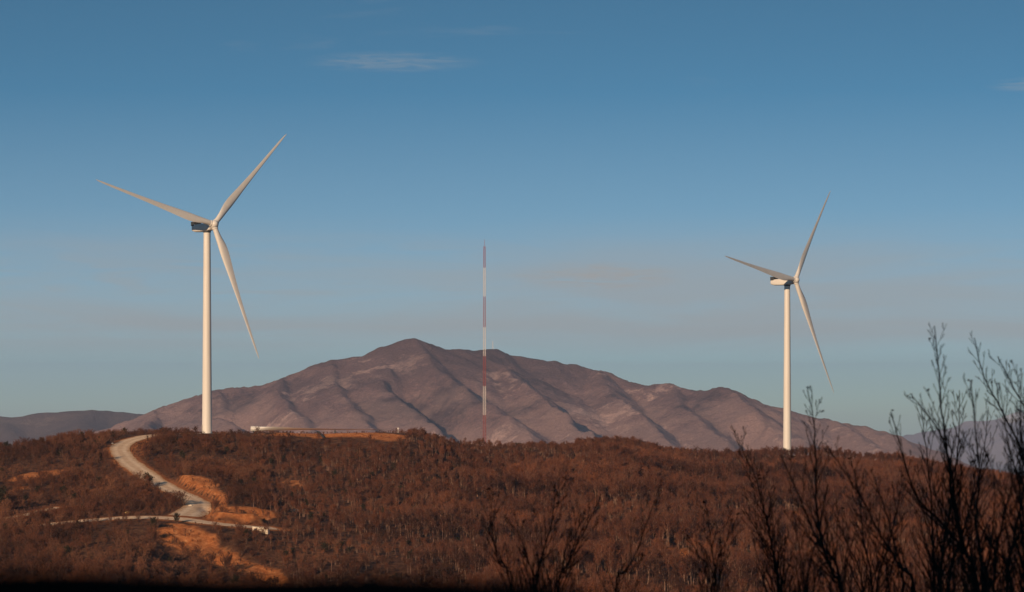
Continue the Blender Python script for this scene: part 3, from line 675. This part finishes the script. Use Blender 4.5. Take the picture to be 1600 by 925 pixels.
def field(y0, y1, sp, seed, x_from=-80, x_to=1680):
    r = np.random.default_rng(seed); ys = np.arange(y0, y1, sp); out = []
    for y in ys:
        xa, xb = (x_from-800)/FPX*y, (x_to-800)/FPX*y; xs = np.arange(xa, xb, sp)
        out.append(np.stack([xs+r.uniform(-.48, .48, len(xs))*sp, np.full(len(xs), y)+r.uniform(-.48, .48, len(xs))*sp], 1))
    return np.concatenate(out)
def keep(P, seed, clear=2.0, clearpad=True, bare=0.0):
    z, mk, rd = ground_all(P[:, 0], P[:, 1], True); px, py = pix(P[:, 0], P[:, 1], z)
    ok = (rd > clear) & ((mk < 0.35) | (np.random.default_rng(seed+90).random(len(P))+0.5*fbm(P[:, 0]/7, P[:, 1]/7, 63, 2) < bare))
    ok &= ~((P[:, 0] > -168) & (P[:, 0] < -104) & (P[:, 1] > 1227) & (P[:, 1] < 1258))
    if clearpad:
        ok &= (np.hypot(P[:, 0]-PAD_L[0], (P[:, 1]-PAD_L[1])) > 19) & (np.hypot(P[:, 0]-PAD_R[0], P[:, 1]-PAD_R[1]) > 11)
        ok &= ~((P[:, 0] > x0-30) & (P[:, 0] < x0+66) & (P[:, 1] > (1222 if seed == 2 else 1196)) & (P[:, 1] < 1330))
    return P[ok], z[ok], px[ok], py[ok]
# woodedness: tall wood to the right, open scrub on the left hill
def woodness(px, py, x, y):
    w = sstep(330, 470, px)*0.75+sstep(560, 760, px)*0.25
    w = w*(1-0.0*py); n = fbm(x/38, y/38, 71, 3)
    w = w*sstep(-0.50, 0.0, n+0.36*w)
    return w, n
OAK, SCR, JUN = [], [], []
P_, z_, px_, py_ = keep(field(780, 1545, 3.6, 1), 1, 4.5)
w_, n_ = woodness(px_, py_, P_[:, 0], P_[:, 1]); u_ = rng.random(len(P_))
sel = u_ < w_*0.86
hs = (0.66+0.56*rng.random(len(P_)))*(1+.10*sstep(600, 800, px_)*(py_ > 740))*(0.86+0.55*fbm(P_[:, 0]/26, P_[:, 1]/34, 77, 3))
hs = hs*(1-0.45*((px_ > 230) & (px_ < 450) & (py_ > 855)))*(1+0.22*fbm(P_[:, 0]/11, P_[:, 1]/11, 78, 2))
hs = hs*(1-0.32*sstep(1290, 1400, P_[:, 1])*(px_ > 690))
hs = hs*(1-0.38*sstep(1215, 1330, P_[:, 1])*(px_ > 330)*(px_ < 900))*(0.72+0.28*sstep(600, 900, px_))
for i in np.nonzero(sel)[0]: OAK.append((P_[i, 0], P_[i, 1], z_[i]+CZ, hs[i]))
P_, z_, px_, py_ = keep(field(780, 1420, 2.8, 2, -80, 1680), 2, 2.6, True, 0.07)
w_, n_ = woodness(px_, py_, P_[:, 0], P_[:, 1]); u_ = rng.random(len(P_))
dens = np.where(px_ < 420, 0.58+0.95*n_+.45*fbm(P_[:, 0]/9, P_[:, 1]/9, 5, 2), 0.26*(1-0.6*w_))
hs = (0.42+1.15*rng.random(len(P_))**2.2)*(1+0.35*fbm(P_[:, 0]/13, P_[:, 1]/13, 79, 2))
hs = hs*(1-.35*sstep(1180, 1240, P_[:, 1]))
for i in np.nonzero(u_ < dens)[0]: SCR.append((P_[i, 0], P_[i, 1], z_[i]+CZ, hs[i]))
# low stuff under and between
P_, z_, px_, py_ = keep(field(800, 1330, 2.3, 3, -60, 1660), 3, 0.4, False, 0.42)
u_ = rng.random(len(P_)); low = [(P_[i, 0], P_[i, 1], z_[i]+CZ, 0.16+0.2*rng.random()) for i in np.nonzero((u_ < np.where(px_ < 450, .55, .22)) & (np.hypot(P_[:, 0]-PAD_L[0], P_[:, 1]-PAD_L[1]) > 12))[0]]
P_, z_, px_, py_ = keep(field(875, 1350, 13, 4), 4, 5.0); u_ = rng.random(len(P_))
for i in np.nonzero(u_ < np.where(px_ < 700, .40, .16))[0]: JUN.append((P_[i, 0], P_[i, 1], z_[i]+CZ, 0.45+0.75*rng.random()))
print('plants', len(OAK), len(SCR), len(low), len(JUN))

def stuff(name, items, coll, label, cat, seed):
    items = np.array(items); r = np.random.default_rng(seed)
    me = bpy.data.meshes.new(name); me.vertices.add(len(items)); me.vertices.foreach_set('co', items[:, :3].astype(np.float32).ravel())
    for nm, ty, v in (('scl', 'FLOAT', items[:, 3]), ('rot', 'FLOAT', r.random(len(items))*6.28)):
        a = me.attributes.new(nm, ty, 'POINT'); a.data.foreach_set('value', v.astype(np.float32))
    a = me.attributes.new('idx', 'INT', 'POINT'); a.data.foreach_set('value', r.integers(0, 100, len(items)).astype(np.int32))
    o = link(name, me); tag(o, label, cat, kind='stuff')
    ng = bpy.data.node_groups.new(name, 'GeometryNodeTree')
    ng.interface.new_socket('Geometry', in_out='INPUT', socket_type='NodeSocketGeometry'); ng.interface.new_socket('Geometry', in_out='OUTPUT', socket_type='NodeSocketGeometry')
    N = ng.nodes.new; gi = N('NodeGroupInput'); go = N('NodeGroupOutput'); ip = N('GeometryNodeInstanceOnPoints'); ci = N('GeometryNodeCollectionInfo')
    ci.inputs[0].default_value = coll; ci.inputs['Separate Children'].default_value = True; ci.inputs['Reset Children'].default_value = True
    ip.inputs['Pick Instance'].default_value = True
    def attr(nm, ty):
        n = N('GeometryNodeInputNamedAttribute'); n.data_type = ty; n.inputs['Name'].default_value = nm; return n.outputs['Attribute']
    l = ng.links.new; l(gi.outputs[0], ip.inputs['Points']); l(ci.outputs[0], ip.inputs['Instance']); l(attr('idx', 'INT'), ip.inputs['Instance Index'])
    cb = N('ShaderNodeCombineXYZ'); l(attr('rot', 'FLOAT'), cb.inputs[2])
    er = N('FunctionNodeEulerToRotation'); l(cb.outputs[0], er.inputs[0]); l(er.outputs[0], ip.inputs['Rotation'])
    l(attr('scl', 'FLOAT'), ip.inputs['Scale']); l(ip.outputs[0], go.inputs[0])
    mod = o.modifiers.new('plants', 'NODES'); mod.node_group = ng; return o
def split(items, n, maxrow=893):
    """the n that show largest (nearest, tallest, inside the frame, not below its edge) and the rest"""
    it = sorted(items, key=lambda t: -t[3]/t[1]); a, b = [], []
    for t in it:
        px, py = 800+t[0]/t[1]*FPX, HY-(t[2]-CZ)/t[1]*FPX
        (a if len(a) < n and 5 < px < 1595 and 640 < py < maxrow and not (px > 1150 and py > 880) else b).append(t)
    return a, b
def individuals(name, items, protos, label, cat, group):
    for k_, (x, y, z, s) in enumerate(items):
        t_, c_ = protos[k_ % len(protos)]
        r = empty(name, (x, y, z), random.uniform(0, 6.28)); r.scale = (s, s, s); tag(r, label, cat, group)
        link('trunk', t_, None, r); link('crown', c_, None, r)
oa, ob = split(OAK, 290); sa, sb = split(SCR, 290)
individuals('oak_tree', oa, oaks, 'slender leafless oak with russet twigs and grey trunk, one of the wood on the slope', 'tree', 'bare oaks of the wooded slope')
individuals('scrub_bush', sa, scrubs, 'low rusty brown scrub bush growing on the slope below the ridge', 'bush', 'rusty scrub bushes on the slope')
individuals('juniper_bush', JUN, junip, 'dark blackish green bush standing out among the russet scrub', 'bush', 'dark bushes scattered on the slope')
stuff('woods', ob, bpy.data.collections['proto_oak'], 'dense russet brown leafless wood covering the ridge behind the nearer trees', 'woods', 1)
stuff('scrubland', sb, bpy.data.collections['proto_scrub'], 'mass of rusty scrub covering the hillside around the road', 'scrub', 2)
stuff('undergrowth', low, bpy.data.collections['proto_scrub'], 'low brown undergrowth and dry plants on the hillside', 'undergrowth', 3)

# single bushes that stand out
def lone(px, Y, s, name, set_, k_, label, cat, dz=0, w=1.0):
    x = (px-800)/FPX*Y; r = empty(name, (x, Y, gz(x, Y)+dz), px*1.3); r.scale = (s*w, s*w, s); tag(r, label, cat)
    t_, c_ = set_[k_ % len(set_)]; link('trunk', t_, None, r); link('crown', c_, None, r); return r
lone(622, 1322, 1.45, 'oak_tree', scrubs, 1, 'rounded dark brown tree alone on the skyline at the end of the orange bank', 'tree', 0, 1.5)
lone(237, 1262, 0.95, 'scrub_bush', scrubs, 2, 'dark bush on the skyline behind the top of the road bend', 'bush', 0, 1.3)
lone(1253, 1512, 1.35, 'oak_tree', junip, 0, 'dark bushy tree at the foot of the smaller wind turbine', 'tree', 0, 1.5)
lone(231, 1056, 1.4, 'scrub_bush', junip, 1, 'dark bush leaning over the lower edge of the winding road', 'bush', 0, 1.3)
lone(747, 1378, 1.3, 'scrub_bush', scrubs, 3, 'small dark bush on the skyline beside the foot of the banded mast', 'bush')
lone(-2, 1010, 2.6, 'juniper_tree', junip, 2, 'tall blackish evergreen cut by the left edge of the picture', 'tree')
for k__, (a_, Y_, s_) in enumerate([(276, 1002, 1.5), (285, 998, 1.6), (266, 1004, 1.5), (272, 996, 1.3)]):
    lone(a_, Y_, s_, 'scrub_bush', scrubs, k__, 'brown bush in the row that shades the lower bend of the winding road', 'bush', 0, 1.1)['group'] = 'bushes inside the lower road bend'
lone(288, 1262, 0.55, 'scrub_bush', scrubs, 4, 'small brown bush on the crest just left of the larger turbine tower', 'bush')

# ------------------------------------------------------------------ small things by the roads
def rock(px, py, r_, mat, name, label, cat, sq=.6, seed=0):
    Q = ray(px, py); x, y = Q; bm = bmesh.new(); bmesh.ops.create_icosphere(bm, subdivisions=3, radius=1)
    for v in bm.verts:
        n = v.co.copy(); f = 1+.22*math.sin(3.1*n.x+seed)*math.cos(2.7*n.y+seed*2)+.12*math.sin(6*n.z+4*n.x+seed)
        v.co = Vector((n.x*r_*f, n.y*r_*f*.8, n.z*r_*f*sq))
    o = link(name, from_bm(name, bm, True, 25), mat, None, (x, y, gz(x, y)+r_*sq*.45)); tag(o, label, cat)
pale = paint('pale_rock', (0.62, 0.54, 0.42), (0.75, 0.66, 0.52), 3); yel = paint('yellow_rock', (0.70, 0.52, 0.20), (0.80, 0.62, 0.28), 2)
rock(200, 797, .95, yel, 'boulder', 'pale yellow boulder in the scrub left of the road junction', 'boulder', .5, 1)
rock(297, 791, .55, pale, 'boulder', 'small whitish boulder at the inner edge of the road bend', 'boulder', .7, 2)
rock(176, 694, .5, pale, 'boulder', 'small pale stone at the outer edge of the upper road bend', 'boulder', .7, 3)
rock(463, 801, 1.3, paint('buff_rock', (.42, .27, .17), (.52, .36, .24)), 'boulder', 'buff rock outcrop amid the wood right of the junction', 'boulder', .5, 4)
# concrete culvert head with its dark mouth at the end of the right-hand track
Q = ray(403, 829); cx, cy = Q; cv = empty('culvert', (cx, cy-1, gz(cx, cy-1)), R(-25)); tag(cv, 'pale concrete culvert head with a dark mouth where the right arm of the road ends', 'culvert')
bm = bmesh.new(); box(bm, -1.7, -1.2, -.5, .5, -.6, 1.6, bev=.05); box(bm, .1, 2.6, -.5, .5, -.6, 1.35, bev=.05); box(bm, -1.2, .1, -.5, .5, .95, 1.5); box(bm, -1.2, .1, .3, .5, -.6, .95)
box(bm, 2.5, 4.0, -.3, .9, -.8, .75, bev=.05)
link('head_wall', from_bm('head_wall', bm, False), pale, cv)
bm = bmesh.new(); lathe(bm, [(.62, -.25), (.62, .2)], 20, Matrix.Translation((-.55, 0, .25)) @ Matrix.Rotation(R(90), 4, 'X')); link('pipe_mouth', from_bm('pipe_mouth', bm), darkm, cv)
# white marker post on the crest by the lone tree
X = (622-800)/FPX*1268; gzz = gz(X, 1268); mp = empty('marker_post', (X, 1268, gzz)); tag(mp, 'short white marker post with a square plate in front of the lone skyline tree', 'marker post')
bm = bmesh.new(); box(bm, -.1, .1, -.1, .1, -.5, 2.3); link('post', from_bm('post', bm, False), mwh, mp)
bm = bmesh.new(); box(bm, -.35, .35, -.2, -.105, 1.8, 2.4, bev=.03); link('plate', from_bm('plate', bm, False), mwh, mp)
# fallen dark pipe sticking out of the orange bank
X = (500-800)/FPX*1231; mp = empty('pipe', (X, 1231, gz(X, 1231))); tag(mp, 'dark pipe jutting down the orange bank beneath the lying blade', 'pipe')
bm = bmesh.new(); tube(bm, [(-1.2, 2, 1.2), (-.2, 0, .9), (2.2, -6, -1.2)], .5, 10); link('pipe_body', from_bm('pipe_body', bm), darkm, mp)
# transformer kiosk at the foot of the right-hand turbine
X = (1221-800)/FPX*1498; mp = empty('transformer_kiosk', (X, 1498, gz(X, 1498))); tag(mp, 'small pale transformer kiosk beside the foot of the smaller wind turbine', 'kiosk')
bm = bmesh.new(); box(bm, -1.3, 1.3, -1, 1, -.3, 2.3, bev=.04); link('housing', from_bm('housing', bm, False), pale, mp)
bm = bmesh.new(); box(bm, -1.45, 1.45, -1.15, 1.15, 2.3, 2.5, bev=.04); link('roof', from_bm('roof', bm, False), conc, mp)
bm = bmesh.new(); box(bm, -.9, .9, -1.06, -1.0, 0, 2.0, bev=.01); link('door', from_bm('door', bm, False), darkm, mp)

# ------------------------------------------------------------------ foreground shrubs in the shade
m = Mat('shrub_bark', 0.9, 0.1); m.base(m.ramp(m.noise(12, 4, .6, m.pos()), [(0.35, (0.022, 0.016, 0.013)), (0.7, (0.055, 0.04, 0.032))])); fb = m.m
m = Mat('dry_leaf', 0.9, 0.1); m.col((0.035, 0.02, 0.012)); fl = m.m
def shrub(label, D, stems, seed, dens=1.0, thick=1.0):
    rnd = random.Random(seed); base_px = sum(s[-1][0] for s in stems)/len(stems)
    bx = (base_px-800)/FPX*D; root = empty('bare_shrub', (bx, D, gz(bx, D))); tag(root, label, 'shrub', 'bare shrubs in the foreground')
    org = root.location; tw = bmesh.new(); lf = bmesh.new(); M = D/FPX
    def leafblob(p):
        for q in range(2):
            c_ = p+Vector((rnd.gauss(0, 1), rnd.gauss(0, 1), rnd.gauss(0, 1)))*M*1.6
            bmesh.ops.create_icosphere(lf, subdivisions=1, radius=M*rnd.uniform(1.3, 2.3), matrix=Matrix.Translation(c_) @ Matrix.Diagonal((1, .6, .8, 1)))
    def grow(p, d, ln, r, lev):
        n = 5; P = [p]; q = p
        for i in range(n):
            d = (d+Vector((rnd.gauss(0, .06), rnd.gauss(0, .06), rnd.gauss(0, .04)+.09))).normalized(); q = q+d*ln/n; P.append(q)
        tube(tw, P, [max(r*(1-.72*i/n), M*.40) for i in range(n+1)], 5, True)
        if lev < 2:
            k_ = int(rnd.uniform(2, 4.2)*dens*(1 if lev == 0 else .75)); sgn = rnd.choice((-1, 1))
            for i in range(k_):
                t = (i+.7+rnd.random()*.4)/(k_+.6); j = min(int(t*n), n-1); pp = P[j].lerp(P[j+1], t*n-j); sgn = -sgn
                ang = rnd.uniform(.3, .55)*sgn; ax = Vector((rnd.gauss(0, .5), 1, 0)).normalized()
                dd = Matrix.Rotation(ang, 3, ax) @ d; dd = Matrix.Rotation(rnd.uniform(-.6, .6), 3, Vector((0, 0, 1))) @ dd
                grow(pp, dd.normalized(), ln*rnd.uniform(.28, .5)*(1.15-t*.5), r*.5, lev+1)
        if rnd.random() < .012: leafblob(P[-1])
    for s in stems:
        pts = [at(px, py, D)-org for px, py in s]
        last = pts[-1]; pts.append(Vector((last.x*.6+ (pts[-1].x-pts[-2].x)*.5, 0, -0.15)))
        yo = 0; Q = []
        for i, q in enumerate(pts):
            yo += rnd.gauss(0, .05) if i < len(pts)-1 else 0
            Q.append(q+Vector((0, yo*(1-i/len(pts)), 0)))
        C_ = resample([tuple(q) for q in Q], 0.05); n = len(C_); tot = sum((Vector(C_[i+1])-Vector(C_[i])).length for i in range(n-1))
        C_ = [Vector(c_)+Vector((rnd.gauss(0, .0022), rnd.gauss(0, .003), 0)) for c_ in C_]
        rad = [M*thick*(0.72+4.9*(i/n)**1.15) for i in range(n)]
        bm = bmesh.new(); tube(bm, C_, rad, 7); link('stem', from_bm('stem', bm, True, 70), fb, root)
        # side branches along the stem
        i = 2; sgn = 1; step = max(1, int(n/(tot/M/16*dens)))
        while i < n*0.93:
            d = (C_[max(i-3, 0)]-C_[i]).normalized(); f = i/n
            sgn = -sgn; ax = Vector((rnd.gauss(0, .45), 1, 0)).normalized(); dd = Matrix.Rotation(sgn*rnd.uniform(.28, .6), 3, ax) @ d
            dd = Matrix.Rotation(rnd.uniform(-.8, .8), 3, d) @ dd
            ln = M*(rnd.uniform(14, 34)+ (150*f if f < .5 else 85)*rnd.uniform(.25, 1.2))
            grow(C_[i], dd, ln, min(rad[i]*.55, M*1.35), 0 if ln > M*34 else 1); i += max(1, int(step*rnd.uniform(.6, 1.5)))
        if rnd.random() < .5: leafblob(C_[0])
    link('twigs', from_bm('twigs', tw, True, 70), fb, root)
    if len(lf.verts): link('dry_leaves', from_bm('dry_leaves', lf, True, 70), fl, root)
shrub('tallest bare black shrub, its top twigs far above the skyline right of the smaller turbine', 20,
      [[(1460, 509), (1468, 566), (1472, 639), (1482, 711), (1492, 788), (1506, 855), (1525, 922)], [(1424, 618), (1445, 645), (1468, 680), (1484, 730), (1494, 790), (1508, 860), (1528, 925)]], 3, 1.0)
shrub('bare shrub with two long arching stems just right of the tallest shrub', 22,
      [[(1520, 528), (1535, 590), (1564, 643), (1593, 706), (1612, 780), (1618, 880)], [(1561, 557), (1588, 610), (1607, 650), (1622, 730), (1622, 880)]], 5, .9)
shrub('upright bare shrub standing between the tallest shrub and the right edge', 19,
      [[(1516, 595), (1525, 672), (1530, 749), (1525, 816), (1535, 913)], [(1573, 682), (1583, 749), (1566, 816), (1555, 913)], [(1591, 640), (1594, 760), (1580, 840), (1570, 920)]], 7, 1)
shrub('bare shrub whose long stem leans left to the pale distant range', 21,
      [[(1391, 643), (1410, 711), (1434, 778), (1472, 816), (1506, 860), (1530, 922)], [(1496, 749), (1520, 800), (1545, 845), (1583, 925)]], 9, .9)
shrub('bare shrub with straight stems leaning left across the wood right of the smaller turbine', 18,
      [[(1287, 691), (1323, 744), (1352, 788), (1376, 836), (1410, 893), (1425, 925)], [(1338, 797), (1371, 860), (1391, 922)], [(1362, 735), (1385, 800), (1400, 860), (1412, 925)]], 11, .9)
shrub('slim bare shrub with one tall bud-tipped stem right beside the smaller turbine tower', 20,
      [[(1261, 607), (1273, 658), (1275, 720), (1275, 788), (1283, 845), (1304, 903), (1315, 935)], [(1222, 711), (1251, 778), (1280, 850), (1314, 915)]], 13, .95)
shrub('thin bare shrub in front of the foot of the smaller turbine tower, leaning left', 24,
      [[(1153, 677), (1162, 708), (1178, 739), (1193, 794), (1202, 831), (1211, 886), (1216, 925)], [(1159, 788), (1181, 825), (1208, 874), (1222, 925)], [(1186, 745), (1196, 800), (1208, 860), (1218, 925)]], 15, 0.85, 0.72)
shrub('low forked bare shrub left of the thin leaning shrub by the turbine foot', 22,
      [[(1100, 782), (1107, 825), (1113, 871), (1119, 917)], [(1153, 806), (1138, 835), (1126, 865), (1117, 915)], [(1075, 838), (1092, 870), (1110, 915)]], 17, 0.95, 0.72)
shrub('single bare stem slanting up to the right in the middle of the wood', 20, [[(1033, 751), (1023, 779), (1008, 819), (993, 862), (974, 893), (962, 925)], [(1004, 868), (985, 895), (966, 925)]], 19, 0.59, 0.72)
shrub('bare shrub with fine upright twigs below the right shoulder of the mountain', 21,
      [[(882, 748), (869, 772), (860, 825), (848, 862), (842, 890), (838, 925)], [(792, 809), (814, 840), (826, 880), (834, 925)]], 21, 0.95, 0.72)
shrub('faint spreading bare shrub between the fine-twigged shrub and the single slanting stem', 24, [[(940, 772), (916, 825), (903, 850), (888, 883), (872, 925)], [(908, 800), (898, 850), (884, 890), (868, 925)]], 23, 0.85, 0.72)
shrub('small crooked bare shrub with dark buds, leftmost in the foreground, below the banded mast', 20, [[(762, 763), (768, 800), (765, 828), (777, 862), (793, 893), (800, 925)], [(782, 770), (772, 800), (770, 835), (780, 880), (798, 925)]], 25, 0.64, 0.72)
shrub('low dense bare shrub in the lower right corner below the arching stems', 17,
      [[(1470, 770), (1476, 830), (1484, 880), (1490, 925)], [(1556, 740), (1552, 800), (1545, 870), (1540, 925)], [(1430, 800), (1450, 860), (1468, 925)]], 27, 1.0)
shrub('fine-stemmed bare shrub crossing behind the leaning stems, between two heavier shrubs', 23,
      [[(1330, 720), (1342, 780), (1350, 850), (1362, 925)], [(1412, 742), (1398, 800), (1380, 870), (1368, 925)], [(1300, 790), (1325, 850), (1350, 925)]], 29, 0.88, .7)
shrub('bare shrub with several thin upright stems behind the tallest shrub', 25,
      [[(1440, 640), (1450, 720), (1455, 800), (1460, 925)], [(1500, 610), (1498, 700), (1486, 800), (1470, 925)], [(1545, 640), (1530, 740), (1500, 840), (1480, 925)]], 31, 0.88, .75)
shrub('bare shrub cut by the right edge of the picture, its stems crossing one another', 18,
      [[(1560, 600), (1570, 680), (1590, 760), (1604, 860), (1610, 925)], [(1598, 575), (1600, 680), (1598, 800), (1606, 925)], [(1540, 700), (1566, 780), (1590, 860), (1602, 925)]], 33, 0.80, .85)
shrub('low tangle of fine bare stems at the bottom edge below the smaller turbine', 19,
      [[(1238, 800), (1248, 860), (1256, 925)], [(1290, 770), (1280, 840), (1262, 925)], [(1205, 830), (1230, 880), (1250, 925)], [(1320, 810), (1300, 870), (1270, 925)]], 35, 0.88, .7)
# ragged dark turf on the bank
V, F = [], []
for q in range(6500):
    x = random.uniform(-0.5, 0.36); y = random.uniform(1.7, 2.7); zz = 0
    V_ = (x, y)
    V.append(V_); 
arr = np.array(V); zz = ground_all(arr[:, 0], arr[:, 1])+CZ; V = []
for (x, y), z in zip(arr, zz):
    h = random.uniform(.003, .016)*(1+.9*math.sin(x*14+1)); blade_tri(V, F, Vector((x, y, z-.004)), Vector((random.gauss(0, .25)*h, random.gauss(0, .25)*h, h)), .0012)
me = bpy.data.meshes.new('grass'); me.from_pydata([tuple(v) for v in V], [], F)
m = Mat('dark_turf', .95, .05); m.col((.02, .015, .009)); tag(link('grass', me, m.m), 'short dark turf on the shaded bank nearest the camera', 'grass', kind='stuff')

# ------------------------------------------------------------------ haze
bm = bmesh.new(); box(bm, -24500, 24500, -600, 36000, CZ-900, CZ+245)
hz = link('haze', from_bm('haze', bm, False), None); hm = bpy.data.materials.new('haze_air'); hm.use_nodes = True; t = hm.node_tree; t.nodes.clear()
pv = t.nodes.new('ShaderNodeVolumePrincipled'); pv.inputs['Color'].default_value = (0.52, 0.68, 1.0, 1); pv.inputs['Density'].default_value = 3.0e-5; pv.inputs['Anisotropy'].default_value = 0.0
ou = t.nodes.new('ShaderNodeOutputMaterial'); t.links.new(pv.outputs[0], ou.inputs['Volume']); hz.data.materials.append(hm); tag(hz, kind='stuff')
